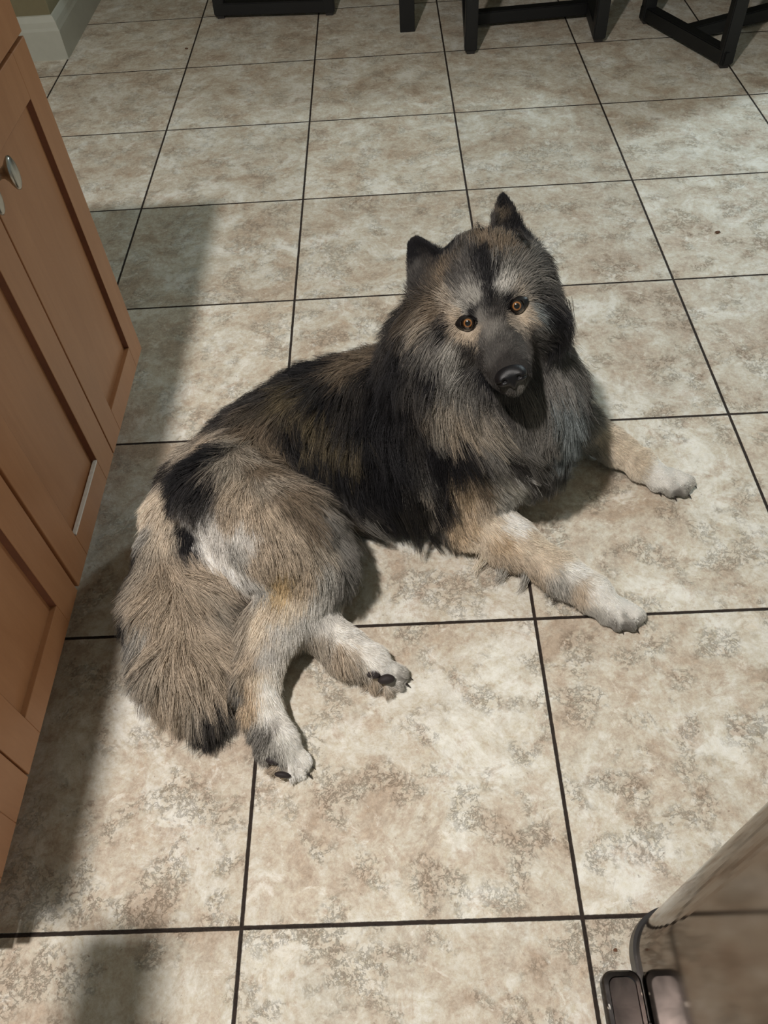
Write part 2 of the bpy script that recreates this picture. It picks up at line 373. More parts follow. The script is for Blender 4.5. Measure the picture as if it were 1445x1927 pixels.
# ================================================================== the dog
# ---- signed-distance modelling: tapered capsules and ellipsoids blended into ONE skin
def sd_cone(P,a,b,r1,r2):
    a=np.asarray(a,float);b=np.asarray(b,float);ba=b-a;L2=ba@ba+1e-12
    h=np.clip(((P-a)@ba)/L2,0,1)
    return np.linalg.norm(P-a-h[...,None]*ba,axis=-1)-(r1+(r2-r1)*h)
def sd_ell(P,c,R,ax=None):
    q=P-np.asarray(c,float)
    if ax is not None: q=q@np.asarray(ax,float).T      # rows of ax are the local axes
    R=np.asarray(R,float)
    k0=np.linalg.norm(q/R,axis=-1);k1=np.linalg.norm(q/(R*R),axis=-1)+1e-9
    return k0*(k0-1)/k1
def smin(a,b,k):
    h=np.clip(.5+.5*(b-a)/k,0,1); return b+(a-b)*h-k*h*(1-h)
def smax(a,b,k): return -smin(-a,-b,k)
class Field:
    """prims evaluated only where they matter"""
    def __init__(s,lo,hi,step):
        s.lo=np.array(lo,float);s.h=step;s.n=[int(math.ceil((hi[i]-lo[i])/step))+1 for i in range(3)]
        s.d=np.full(s.n,1.0,np.float32)
    def region(s,lo,hi):
        a=[max(0,int((lo[i]-s.lo[i])/s.h)-1) for i in range(3)]; b=[min(s.n[i],int((hi[i]-s.lo[i])/s.h)+2) for i in range(3)]
        sl=tuple(slice(a[i],b[i]) for i in range(3))
        g=np.meshgrid(*[s.lo[i]+s.h*np.arange(a[i],b[i]) for i in range(3)],indexing='ij')
        return sl,np.stack(g,-1)
    def add(s,lo,hi,fn,k=.03,op='union'):
        pad=k+.012
        sl,P=s.region(np.asarray(lo)-pad,np.asarray(hi)+pad)
        if P.size==0: return
        v=fn(P); cur=s.d[sl]
        if op=='union': s.d[sl]=smin(cur,v,k)
        else: s.d[sl]=smax(cur,-v,k)
    def cone(s,a,b,r1,r2,k=.03,op='union'):
        a=np.asarray(a,float);b=np.asarray(b,float);r=max(r1,r2)
        s.add(np.minimum(a,b)-r,np.maximum(a,b)+r,lambda P:sd_cone(P,a,b,r1,r2),k,op)
    def ell(s,c,R,ax=None,k=.03,op='union'):
        c=np.asarray(c,float);r=max(R)
        s.add(c-r,c+r,lambda P:sd_ell(P,c,R,ax),k,op)
    def nets(s):
        d=s.d;h=s.h;n=s.n
        ins=d<0
        acc=np.zeros([m-1 for m in n]+[3],np.float32);cnt=np.zeros([m-1 for m in n],np.float32)
        def sub(A,o): return A[tuple(slice(o[i],n[i]-1+o[i]) for i in range(3))]
        for ax in range(3):
            o2=[i for i in range(3) if i!=ax]
            for p in (0,1):
                for q in (0,1):
                    o=[0,0,0];o[o2[0]]=p;o[o2[1]]=q
                    e=list(o);e[ax]=1
                    a=sub(d,o);b=sub(d,e);m=(a<0)!=(b<0)
                    t=np.where(m,a/np.where(m,a-b,1),0)
                    for c in range(3):
                        acc[...,c]+=np.where(m,t if c==ax else float(o[c]),0)
                    cnt+=m
        act=cnt>0; idx=np.full(cnt.shape,-1,np.int64); ijk=np.argwhere(act); idx[act]=np.arange(len(ijk))
        V=s.lo+h*(ijk+acc[act]/cnt[act][:,None])
        quads=[]
        for ax in range(3):
            u,v=[(1,2),(2,0),(0,1)][ax]
            e=[0,0,0];e[ax]=1
            A=d[tuple(slice(0,n[i]-e[i]) for i in range(3))];B=d[tuple(slice(e[i],n[i]) for i in range(3))]
            m=(A<0)!=(B<0); c=np.argwhere(m); c=c[(c[:,u]>0)&(c[:,v]>0)&(c[:,u]<n[u]-1)&(c[:,v]<n[v]-1)]
            flip=(A[tuple(c.T)]<0)
            def cell(du,dv):
                q=c.copy();q[:,u]-=du;q[:,v]-=dv;return idx[tuple(q.T)]
            Q=np.stack([cell(1,1),cell(0,1),cell(0,0),cell(1,0)],1)
            Q=np.where(flip[:,None],Q,Q[:,::-1]); quads.append(Q)
        return V,np.concatenate(quads)
def smooth_mesh(V,Q,it=2,lam=.5):
    E=np.concatenate([Q[:,[0,1]],Q[:,[1,2]],Q[:,[2,3]],Q[:,[3,0]]]);E=np.concatenate([E,E[:,::-1]])
    cnt=np.bincount(E[:,0],minlength=len(V))[:,None]+1e-9
    for _ in range(it):
        S=np.stack([np.bincount(E[:,0],weights=V[E[:,1],c],minlength=len(V)) for c in range(3)],1)
        V=V+lam*(S/cnt-V)
    return V
def fast_mesh(name,V,Q):
    me=bpy.data.meshes.new(name); me.vertices.add(len(V)); me.vertices.foreach_set('co',V.astype(np.float32).ravel())
    me.loops.add(Q.size); me.loops.foreach_set('vertex_index',Q.astype(np.int32).ravel())
    me.polygons.add(len(Q)); me.polygons.foreach_set('loop_start',np.arange(0,Q.size,Q.shape[1],dtype=np.int32))
    me.update(calc_edges=True); me.validate(); return me

# ---- head frame (metres): X right across the face, Y up the face, Z out of the face
EYE=at(926,592,.468)
fz=(CAM-EYE); fz/=np.linalg.norm(fz)
a19=math.radians(19.2)
cx=RM.T@np.array([math.cos(a19),math.sin(a19),0.]); fx=cx-fz*(cx@fz); fx/=np.linalg.norm(fx); fy=np.cross(fz,fx)
HM=np.stack([fx,fy,fz])                       # rows = axes
def hp(x,y,z): return EYE+(np.array([x,y,z])*.01)@HM     # cm in the head frame -> world

def cones(Fd,pts,k=.03):
    for (a,ra),(b,rb) in zip(pts,pts[1:]): Fd.cone(a,b,ra,rb,k)
BODY=Field((-.42,-.02,-.01),(1.02,1.30,.66),.004)
A=at
# torso
cones(BODY,[(A(392,918,.10),.066),(A(430,918,.11),.082),(A(520,860,.125),.094),(A(610,815,.135),.104),(A(720,796,.145),.112),(A(830,793,.155),.120),(A(925,808,.16),.104)],.05)
# flank touching the floor
cones(BODY,[(A(560,920,.07),.066),(A(700,895,.08),.070),(A(820,872,.09),.075),(A(920,885,.09),.070)],.06)
# neck and ruff
cones(BODY,[(A(860,760,.22),.115),(A(880,670,.33),.105),(A(905,590,.39),.088)],.05)
cones(BODY,[(A(950,800,.20),.092),(A(968,740,.27),.080),(A(940,660,.34),.076)],.06)
cones(BODY,[(A(980,835,.13),.068),(A(1012,775,.20),.060)],.05)
cones(BODY,[(A(812,672,.31),.040),(A(862,590,.39),.055)],.06)
# haunch and hind legs
cones(BODY,[(A(440,940,.17),.082),(A(520,1010,.16),.080),(A(585,1060,.12),.062)],.05)
cones(BODY,[(A(570,1080,.115),.050),(A(520,1170,.085),.040),(A(483,1270,.062),.033)],.03)
cones(BODY,[(A(483,1270,.062),.030),(A(492,1330,.045),.026),(A(522,1395,.036),.026)],.012)
cones(BODY,[(A(595,1090,.062),.046),(A(585,1165,.05),.034),(A(650,1224,.04),.027),(A(700,1250,.034),.025)],.03)
# fore legs
cones(BODY,[(A(885,890,.13),.070),(A(885,965,.07),.043),(A(960,1018,.048),.034),(A(1055,1078,.038),.026),(A(1115,1118,.034),.028)],.035)
cones(BODY,[(A(1030,795,.11),.050),(A(1100,808,.055),.030),(A(1155,840,.042),.0245),(A(1205,873,.034),.026)],.03)
# paws with separate toes: wrist px, toe tips px
def paw(w,tips,rp,rt,zt=.017,kk=.004):
    wv=A(*w)
    mid=np.mean([A(u,v,zt) for u,v in tips],0)
    BODY.cone(wv,wv*.55+mid*.45,rp,rp*.82,.012)
    for (u,v) in tips:
        t=A(u,v,zt); b=wv*.40+t*.60; b[2]=zt+.008
        BODY.cone(b,t,rt*1.05,rt,kk)
    for p_,q_ in zip(tips,tips[1:]):
        m_=A((p_[0]+q_[0])/2,(p_[1]+q_[1])/2,.030); b=wv*.22+m_*.78; b[2]=.036; o_=m_+(m_-b)*.6; o_[2]=.018
        BODY.cone(b,o_,.0030,.0060,.004,'cut')
paw((1115,1115,.034),[(1140,1158),(1163,1172),(1188,1172),(1198,1158)],.030,.0150)
paw((1210,876,.034),[(1235,912),(1262,922),(1286,922),(1293,907)],.028,.0145)
paw((522,1395,.036),[(528,1442),(548,1452),(565,1448),(568,1432)],.026,.0140,.018)
paw((700,1245,.036),[(706,1280),(728,1288),(747,1283),(752,1268)],.026,.0140,.018)
# tail
cones(BODY,[(A(350,925,.12),.036),(A(325,970,.11),.036),(A(318,1040,.09),.040),(A(325,1150,.066),.054),(A(355,1250,.052),.048),(A(388,1330,.035),.030)],.03)
BODY.cone(A(285,1120,.045),A(310,1260,.04),.035,.030,.05); BODY.cone(A(390,1120,.06),A(390,1250,.045),.035,.032,.05)
cones(BODY,[(A(375,965,.10),.045),(A(385,1020,.085),.045),(A(430,1080,.07),.040)],.04)
# skull, brow, muzzle, jaw, cheeks
BODY.ell(hp(0,3.6,-6.6),(.066,.064,.070),HM,.02)
BODY.ell(hp(0,7.0,-9.5),(.066,.050,.060),HM,.03)
for s in (-1,1):
    BODY.ell(hp(s*2.9,1.7,-2.9),(.030,.022,.024),HM,.018)
    BODY.ell(hp(s*5.6,-2.2,-7.0),(.040,.050,.052),HM,.025)
    BODY.ell(hp(s*4.0,-2.6,-3.2),(.024,.026,.028),HM,.018)
BODY.cone(hp(0,-.4,-2.8),hp(0,-4.2,.4),.030,.0245,.015)
BODY.cone(hp(0,-3.2,-2.2),hp(0,-8.0,3.3),.034,.0235,.015)
BODY.cone(hp(0,-5.0,-4.0),hp(0,-9.9,3.2),.034,.0165,.010)
for s in (-1,1): BODY.cone(hp(s*1.6,-5.2,-.6),hp(s*1.25,-8.3,3.3),.021,.0165,.010)
# eye sockets
for s in (-1,1): BODY.ell(hp(s*3.65,0,.15),(.0135,.0100,.0140),HM,.006,'cut')
# ears: hollow cones
def ear(b,t,open_dir,rb,rt):
    b=np.array(b,float);t=np.array(t,float)
    bw,tw=hp(*b),hp(*t); ax=(tw-bw)/np.linalg.norm(tw-bw)
    o=np.array(open_dir,float)@HM; o-=ax*(o@ax); o/=np.linalg.norm(o); s_=np.cross(ax,o)
    L=np.linalg.norm(tw-bw)
    def fn(P):
        q=P-bw; y=q@ax; x=q@s_; z=q@o
        f=np.clip(y/L,-.25,1.02); wdt=rb*np.power(np.clip(1-f,0,1.3),.72)+rt*.55
        # shell: ellipse outline, pushed forward at the edges (cupped)
        zc=z+.004-(x*x)/(wdt+.006)*.55
        dd=np.maximum(np.abs(zc)-.0052,np.abs(x)-wdt)
        dd=np.maximum(dd,y-L); return np.maximum(dd,-y-.02)
    lo=np.minimum(bw,tw)-rb-.01;hi=np.maximum(bw,tw)+rb+.01
    BODY.add(lo,hi,fn,.008)
ear((-6.2,7.4,-9.0),(-8.0,14.4,-8.2),(-.35,-.1,1),.041,.010)
ear((4.9,8.8,-9.0),(6.6,15.9,-8.8),(.45,-.1,1),.030,.005)
BODY.ell(hp(-5.6,7.4,-9.6),(.036,.030,.026),HM,.02); BODY.ell(hp(4.6,7.4,-9.6),(.034,.028,.026),HM,.02); BODY.ell(hp(5.6,3.4,-8.6),(.038,.046,.05),HM,.03)
# the floor flattens everything
sl,P_=BODY.region(BODY.lo,BODY.lo+BODY.h*np.array(BODY.n)); BODY.d=np.maximum(BODY.d,(.0025-P_[...,2]).astype(np.float32)); del P_
BV,BQ=BODY.nets(); BV=smooth_mesh(BV,BQ,2,.45)
# ---- coat: colours, lie and length given at points on the coat; grey between toes paints groove shade
C_={'black':(27,26,28),'soft':(52,49,47),'dkgrey':(78,75,72),'grey':(122,118,112),'ltgrey':(176,172,164),'silver':(210,206,199),
    'blue':(128,134,134),'white':(246,242,234),'cream':(222,208,188),'tan':(196,174,146),'gold':(198,174,136),'brown':(118,104,88),'dkbrown':(78,70,61),
    'olive':(92,82,64),'beige':(188,172,152),'gbeige':(170,159,144),'pink':(150,120,112)}
S="""305 925 -.3 1 3 cream|275 960 -.3 1 3 cream|262 1000 -.3 1 2.5 ltgrey|275 1050 -.2 1 3 gbeige|262 1040 -.2 1 3 soft|330 965 .1 1 2.5 cream|320 1010 0 1 3 cream
312 1060 0 1 4 beige|300 1110 -.2 1 5 beige|360 1070 .7 .7 5 beige|410 1085 .8 .6 5 beige|455 1110 .8 .6 5 gbeige|350 1130 .6 .8 5 beige|400 1140 .6 .8 5 gbeige|452 1160 .5 .8 5 gbeige
252 1120 -.4 .9 4 gbeige|245 1160 -.3 1 4 soft|255 1210 -.2 1 4.5 grey|275 1170 -.2 1 5 ltgrey|290 1140 -.2 1 5 beige|300 1180 -.1 1 5 beige|260 1260 -.1 1 5 grey|290 1250 0 1 5 gbeige|330 1220 .1 1 5 beige|370 1220 .3 1 5 beige
410 1210 .4 1 5 beige|440 1230 .4 1 5 gbeige|450 1290 .2 1 4.5 grey|300 1310 .1 1 6 beige|330 1300 .1 1 6 beige|400 1280 .2 1 5 beige|360 1320 .25 1 5 gbeige|385 1340 .25 1 5 soft|405 1365 .2 1 5 black|380 1385 .2 1 5 black|425 1340 .1 1 5 grey
395 860 -.5 .8 5 black|365 880 -.5 .8 5 black|345 905 -.4 .9 5 black|385 915 -.2 1 4 black|375 945 -.1 1 4 soft|420 840 -.6 .6 4.5 black|330 880 -.6 .6 4 soft|360 850 -.8 .6 3.5 gbeige|405 825 -.7 .6 4 beige|430 815 -.6 .7 4 gbeige
430 880 -.3 .8 3 gbeige|455 860 .1 1 3 gbeige|450 910 .0 1 3 beige|480 880 .3 1 3 brown|500 910 .3 1 3 gbeige|350 1010 .2 1 1.2 black|353 1022 .3 1 1 black|346 998 .3 1 1 black|372 992 .4 1 1.3 white|368 980 .3 1 1.3 white|388 1035 .6 .8 1.2 white|415 1058 .6 .8 1.2 white|378 1020 .5 .9 1.3 white|400 1045 .6 .8 1.3 white|430 1068 .7 .7 1.3 white
460 1085 .8 .6 1.5 silver|485 1105 .6 .7 2 ltgrey|390 975 .5 .9 1.5 silver|415 1010 .5 .9 1.8 silver|440 1040 .5 .8 1.8 ltgrey|430 970 .4 .9 2 beige|455 1000 .4 .9 2 silver|480 1060 .4 .9 2 beige
470 950 .2 1 2.5 beige|500 970 .3 1 2.5 beige|530 930 .5 .9 3 brown|560 960 .6 .8 3 brown|520 1010 .3 1 2.5 beige|545 1000 .4 .9 2.5 beige|580 990 .6 .8 3 brown|610 985 .6 .8 3.5 grey|640 1020 .5 .8 4 grey|600 1030 .4 .9 3 gbeige|560 1050 .2 1 2.5 beige
505 1050 .1 1 2 beige|540 1085 -.1 1 2 gold|520 1110 -.2 1 1.8 gold|575 1085 .1 1 2 beige|610 1080 .2 1 3 ltgrey|640 1070 .4 .9 4 grey|600 1120 0 1 2.5 silver|560 1130 -.1 1 2 cream|510 1150 -.3 1 1.8 cream
570 1160 .1 1 1.6 silver|530 1180 -.3 1 1.5 silver|490 1190 -.3 1 1.8 cream|500 1230 -.2 1 1.3 silver|475 1240 -.2 1 1.6 beige|460 1290 0 1 1.3 tan|480 1280 0 1 1.3 cream|500 1290 .1 1 1.2 white|470 1330 .1 1 1.8 tan|500 1340 .3 1 1.2 white|480 1385 -.4 .8 3 grey|500 1378 -.1 1 2 grey|515 1365 .2 1 1.3 silver|525 1375 .4 .9 1.2 white
545 1410 .5 .8 1 white|520 1420 0 1 1.3 ltgrey|515 1450 -.7 .3 1.6 beige|565 1440 .5 .8 .6 white|550 1455 .3 .9 .6 white
610 1170 .3 .9 1.6 silver|640 1195 .8 .6 1.5 white|680 1220 .8 .6 1.2 white|640 1230 .4 .9 2.6 beige|600 1210 .3 .9 2.4 gbeige|670 1255 .3 .9 2.4 gbeige|700 1240 .8 .5 1.1 white|735 1260 .9 .5 .6 white|760 1272 .9 .3 .6 ltgrey|700 1290 .2 .8 1.8 beige
470 745 -.8 .5 5 dkgrey|440 790 -.8 .6 5 soft|450 760 -.8 .6 5 black|480 770 -.6 .7 5 dkbrown|470 810 -.4 .9 4.5 brown|445 830 -.4 .9 4 gbeige|520 720 -.9 .4 4 black|560 705 -.9 .4 4 black|600 695 -.8 .5 4 black|640 680 -.8 .6 5 black
500 745 -.6 .7 4.5 soft|530 790 -.2 1 4.5 dkbrown|500 800 -.2 1 4 brown|500 840 .3 .9 4 brown|560 750 -.4 .9 5 olive|550 800 0 1 5 black|590 790 -.2 1 5.5 olive|620 740 -.4 .9 5 black|620 790 0 1 6 olive|600 730 -.6 .8 5 soft|650 770 0 1 6 soft|650 810 .1 1 6 olive
570 850 .5 .8 5 black|620 850 .4 .9 6 black|550 880 .6 .8 4 dkbrown|600 890 .7 .7 5 soft|650 930 .7 .7 6 soft|610 930 .7 .7 4.5 dkgrey|660 970 .6 .8 6 dkgrey|690 980 .7 .7 4 grey|640 960 .6 .8 5 gbeige
670 870 .3 1 7 black|700 920 .4 .9 6 black|720 860 .2 1 8 black|680 720 -.3 1 6 soft|665 690 -.5 .9 5 brown|700 680 -.4 .9 5 brown|690 760 0 1 7 black|720 700 -.1 1 6 black|730 760 .1 1 7 black|705 815 .1 1 7 black|760 800 .1 1 8 black|780 790 .15 1 8 soft
775 850 .15 1 9 grey|790 880 .15 1 9 gbeige|760 890 .15 1 9 black|740 945 .3 1 6 black|780 955 .2 1 6 black|800 940 .15 1 6 dkgrey|820 900 .1 1 7 black|815 960 .1 1 5 dkgrey|830 850 .1 1 7 black
850 890 .05 1 3.5 tan|880 870 .2 1 3 brown|870 930 .1 1 3 tan|900 900 .4 1 3 brown|930 890 .5 .8 3 ltgrey|960 910 .6 .8 3 silver|940 940 .6 .8 3 ltgrey|900 950 .3 1 2.5 beige|850 980 .2 1 2.5 tan|910 870 .4 .9 3 grey|970 880 .6 .8 4 silver
880 985 .7 .7 2 tan|920 980 .8 .6 1.6 cream|960 985 .8 .6 1.3 white|940 1020 .8 .6 1.6 tan|1000 1020 .8 .6 1.3 cream|895 1020 .3 1 2 cream|950 1055 .3 .9 1.8 beige|1000 1075 .4 .9 1.8 beige|1040 1050 .8 .6 1.3 cream|1055 1095 .4 .9 1.8 ltgrey|1080 1075 .8 .6 1.1 white|1090 1110 .5 .9 1.4 beige
1120 1110 .8 .6 1 white|1150 1130 .8 .6 .8 white|1190 1155 .8 .6 .45 white|1130 1160 .3 .9 .9 ltgrey|1165 1165 .5 .8 .45 white|1180 1140 .8 .6 .5 white|1162 1150 .5 .8 .5 white|1157 1170 .5 .8 .4 grey|1180 1178 .6 .8 .4 grey|1200 1172 .6 .8 .4 ltgrey|1177 1160 .6 .8 .4 ltgrey|1152 1160 .5 .8 .4 silver|1100 805 .7 .7 2 ltgrey|1130 825 .8 .6 1.4 cream|1110 840 .6 .6 1.8 ltgrey|1170 850 .8 .5 1.1 cream|1200 870 .9 .4 1 cream|1240 885 .9 .4 .6 white|1280 905 .9 .4 .45 white|1250 910 .8 .5 .5 white|1250 926 .6 .8 .4 ltgrey|1275 928 .6 .8 .4 grey|1268 915 .8 .6 .4 silver|1292 918 .8 .5 .4 ltgrey
745 620 -.6 .8 5 soft|760 660 -.5 .9 5 black|780 700 -.1 1 6 soft|740 690 -.3 1 6 black|760 730 0 1 6 black|790 740 .1 1 6 dkbrown|810 770 .2 1 6 grey|840 750 .2 1 5 gbeige|850 780 .2 1 6 beige|880 790 .3 1 6 gbeige|800 800 .15 1 7 black|840 815 .3 .9 7 black|870 840 .5 .8 6 black
920 780 .4 1 6 gbeige|950 800 .5 .9 6 grey|910 820 .5 .9 6 grey|935 770 .3 1 5 dkgrey|950 850 .6 .8 6 soft|980 870 .6 .8 6 soft|990 820 .5 .9 6 grey|1000 780 .5 .9 5 grey|975 765 .5 .9 4 dkgrey|1030 830 .5 .9 6 soft|1020 870 .5 .9 6 dkgrey|1000 900 .6 .8 5 dkgrey
1040 700 .5 .8 5 grey|1050 740 .5 .9 6 blue|1030 770 .4 .9 6 grey|1070 760 .6 .8 6 blue|1060 800 .5 .9 6 blue|1080 720 .7 .7 5 dkgrey|1090 780 .6 .8 5 grey|1065 660 .7 .7 5 grey|1050 620 .7 .7 5 black|1045 570 .8 .6 4 black|1060 600 .8 .6 4 soft|1030 540 .8 .4 4 dkgrey|1040 500 .9 .1 3 dkgrey
905 455 -.1 -1 3 brown|935 455 .1 -1 3 brown|960 465 .2 -1 3 brown|930 475 0 -1 2.5 brown|870 475 -.4 -.9 2.5 dkgrey|900 490 -.1 -1 2 black|915 500 0 -1 2 black|880 510 -.2 -1 2 dkgrey|920 530 0 -1 1.4 black|930 560 .1 -1 1.1 black|940 580 .1 -1 .9 soft
950 500 .3 -.9 2.2 grey|990 490 .5 -.8 3 grey|980 520 .5 -.7 2.3 grey|1010 520 .8 -.3 3 grey|1010 550 .9 0 2.5 dkgrey|990 545 .6 -.4 1.8 grey|860 530 -.5 -.8 2.2 dkgrey|840 520 -.7 -.7 2.5 brown|845 560 -.8 -.4 2.2 gbeige|820 590 -.9 .2 2.8 brown|870 552 -.5 -.8 1.5 grey|888 560 -.3 -.9 1.2 ltgrey|872 582 -.5 -.8 1 ltgrey|900 590 -.2 -1 .8 grey
945 540 .1 -1 1.2 silver|942 555 .2 -1 1 ltgrey|975 552 .5 -.8 1 gbeige|955 562 .2 -1 .6 black|890 585 -.3 -.9 .6 black|955 525 .2 -1 1.4 ltgrey|860 595 -.9 -.2 1 beige
800 610 -.8 .6 4 gbeige|785 580 -.8 .4 4 dkbrown|790 640 -.6 .8 4 dkgrey|820 640 -.6 .8 3.5 grey|840 620 -.7 .6 2.5 black|850 650 -.6 .8 2.5 ltgrey|835 680 -.4 .9 3 grey|815 690 -.4 .9 4 black|855 690 -.4 .9 2.5 ltgrey|850 720 -.1 1 4 grey|880 730 .1 1 3.5 grey|800 720 -.2 1 5 dkgrey
880 630 -.5 .8 .8 beige|893 630 -.3 .9 .8 beige|868 620 -.7 .7 .9 beige|878 650 -.5 .8 1 soft|905 640 -.1 -1 .7 dkgrey|925 625 0 -1 .7 grey|935 645 .1 -1 .7 dkgrey|925 670 0 -.9 .6 dkgrey|900 670 -.5 .6 .8 soft|890 690 -.5 .8 1 dkgrey|905 700 -.4 .8 .6 black|950 680 .1 -1 .6 soft|940 700 0 -1 .5 soft|920 715 -.2 .8 .4 black
985 600 .6 .5 .8 beige|993 590 .8 .2 .8 beige|980 610 .3 .7 .8 gbeige|1010 590 .8 .5 1.5 blue|1012 620 .8 .6 1.5 grey|1000 625 .6 .6 1 soft|970 630 .2 -.8 .6 dkgrey|985 650 .5 .6 .6 dkgrey|1000 670 .6 .7 1 dkgrey|990 690 .4 .8 .4 soft|1005 710 .6 .8 1.2 dkgrey|1020 670 .7 .7 2.5 dkgrey|1025 620 .8 .5 2.5 soft
945 728 0 1 .4 dkgrey|965 738 0 1 .4 dkgrey|985 728 .2 1 .4 grey|930 722 -.2 1 .4 soft|950 745 0 1 .6 dkgrey|955 755 .1 1 3 soft|960 775 .2 1 4 grey|985 750 .4 1 4 grey|1005 740 .4 1 4 grey|1030 580 .8 .4 3 black
780 470 -.2 -1 .5 black|800 495 -.1 -1 .6 soft|812 505 -.1 -1 .6 dkbrown|820 480 .1 -1 .7 black|838 478 .3 -1 1.2 black|790 530 -.3 -1 1.2 soft|815 525 -.3 -.9 1 dkbrown|770 455 -.1 -1 .5 black|795 452 .1 -1 .5 black|768 490 -.1 -1 .5 black|768 520 -.2 -1 .9 dkgrey|785 500 -.1 -1 .6 dkgrey|850 500 -.2 -1 2 dkbrown
947 382 0 -1 .5 black|942 405 0 -1 .6 brown|952 408 0 -1 .6 dkbrown|962 410 .1 -1 .5 black|930 405 -.1 -1 .5 soft|930 425 -.2 -1 1.3 soft|970 430 .3 -.9 1.3 black|980 455 .7 -.7 1.5 soft|1000 475 .7 -.5 1.8 grey|1020 500 .8 -.3 2 dkgrey|965 445 .2 -1 1.5 soft|915 435 -.4 -.9 2 dkgrey"""
bvh=BVHTree.FromPolygons([tuple(v) for v in BV.tolist()],BQ.tolist())
SP=[];SD=[];SL=[];SC=[]
Cm=Vector(CAM)
for it in S.replace('\n','|').split('|'):
    f=it.split(); u,v,du,dv,L=map(float,f[:5])
    d=Vector(ray(u,v)); hit=bvh.ray_cast(Cm,d)
    if hit[0] is None:
        best=min((bvh.find_nearest(Vector(at(u,v,z_*.01))) for z_ in range(1,55)),key=lambda q:q[3]); p=best[0]
    else: p=hit[0]
    SP.append(p[:]);wd=RM.T@np.array([du,-dv,0.]);SD.append(wd/np.linalg.norm(wd));SL.append(L*.01);SC.append([x/255 for x in C_[f[5]]])
SP=np.array(SP);SD=np.array(SD);SL=np.array(SL);SC=np.array(SC)
def vnoise(P,scale,seed):
    """cheap smooth 3-D value noise in [-1,1]"""
    q=P*scale; i=np.floor(q).astype(np.int64); f=q-i; f=f*f*(3-2*f); r=0
    for dx in (0,1):
        for dy in (0,1):
            for dz in (0,1):
                hsh=((i[:,0]+dx)*73856093)^((i[:,1]+dy)*19349663)^((i[:,2]+dz)*83492791)^(seed*2654435)
                hsh=(hsh^(hsh>>13))*1274126177&0x7fffffff
                val=(hsh%10007)/5003.5-1
                r=r+val*(f[:,0] if dx else 1-f[:,0])*(f[:,1] if dy else 1-f[:,1])*(f[:,2] if dz else 1-f[:,2])
    return r
def coat(P,sharp=3.0,jit=0.):
    out_c=np.zeros((len(P),3));out_d=np.zeros((len(P),3));out_l=np.zeros(len(P))
    for s in range(0,len(P),20000):
        p=P[s:s+20000]
        d2=((p[:,None,:]-SP[None])**2).sum(-1)
        wgt=1/(d2+1.6e-5)**sharp; wgt/=wgt.sum(1,keepdims=True)
        out_c[s:s+20000]=wgt@SC
        w2=1/(d2+1e-4)**2; w2/=w2.sum(1,keepdims=True)
        out_d[s:s+20000]=w2@SD; out_l[s:s+20000]=w2@SL
    return out_c,out_d,out_l
def tolin(c): c=np.clip(c,0,1); return np.where(c<=.04045,c/12.92,((c+.055)/1.055)**2.4)

dog=empty('dog',(float(A(720,850)[0]),float(A(720,850)[1]),0))
tag(dog,'large fluffy grey, black and cream dog lying on the tile floor, looking up','dog')
def skin_mat():
    m=Mat('undercoat_skin',rough=.9,spec=.1)
    at_=m.n('ShaderNodeAttribute',attribute_name='coat'); m.l(at_.outputs['Color'],m.b.inputs['Base Color']); return m.m
M_skin=skin_mat()
me=fast_mesh('dog_body',BV,BQ)
cc,dd_,ll_=coat(BV)
col=np.ones((len(me.vertices),4),np.float32); col[:,:3]=tolin(cc*.86)
ca=me.color_attributes.new('coat','FLOAT_COLOR','POINT'); ca.data.foreach_set('color',col.ravel())
body=link('body',me,M_skin,dog,True)

PADS=((512,1431,.040,.0115,.0065,-.35),(532,1458,.030,.0125,.0048,-.15),(702,1269,.046,.0115,.0070,-.1),(727,1278,.040,.0135,.0078,.15),(672,1262,.044,.005,.004,0))
# ---- fur strands
tri=np.concatenate([BQ[:,[0,1,2]],BQ[:,[0,2,3]]])
a_,b_,c__=BV[tri[:,0]],BV[tri[:,1]],BV[tri[:,2]]
nrm=np.cross(b_-a_,c__-a_); ar=np.linalg.norm(nrm,axis=1)/2; nrm/=(2*ar[:,None]+1e-12)
vn=np.zeros_like(BV)
for i in range(3):
    for c in range(3): vn[:,c]+=np.bincount(tri[:,i],weights=nrm[:,c]*ar,minlength=len(BV))
vn=smooth_mesh(vn,BQ,6,.6); vn/=np.linalg.norm(vn,axis=1,keepdims=True)+1e-12
def strands(N,lscale=1.,dens=None,zmin=.004):
    p_=ar.copy(); cen=(a_+b_+c__)/3
    p_[cen[:,2]<zmin]=0
    # more, finer hair where it is short (face, legs)
    tl=ll_[tri[:,0]]; p_*=np.clip((.03/np.maximum(tl,.004)),.8,2.6)
    t=rng.choice(len(tri),N,p=p_/p_.sum()); u=rng.random(N);v=rng.random(N);fl=u+v>1;u[fl]=1-u[fl];v[fl]=1-v[fl]
    q=tri[t]; w0=(1-u-v)[:,None];u=u[:,None];v=v[:,None]
    P=BV[q[:,0]]*w0+BV[q[:,1]]*u+BV[q[:,2]]*v; Nn=vn[q[:,0]]*w0+vn[q[:,1]]*u+vn[q[:,2]]*v
    Nn/=np.linalg.norm(Nn,axis=1,keepdims=True); return P,Nn
BARE=[(hp(s_*3.55,0,-.3),.0125) for s_ in (-1,1)]+[(hp(0,-8.6,5.4),.0170)]
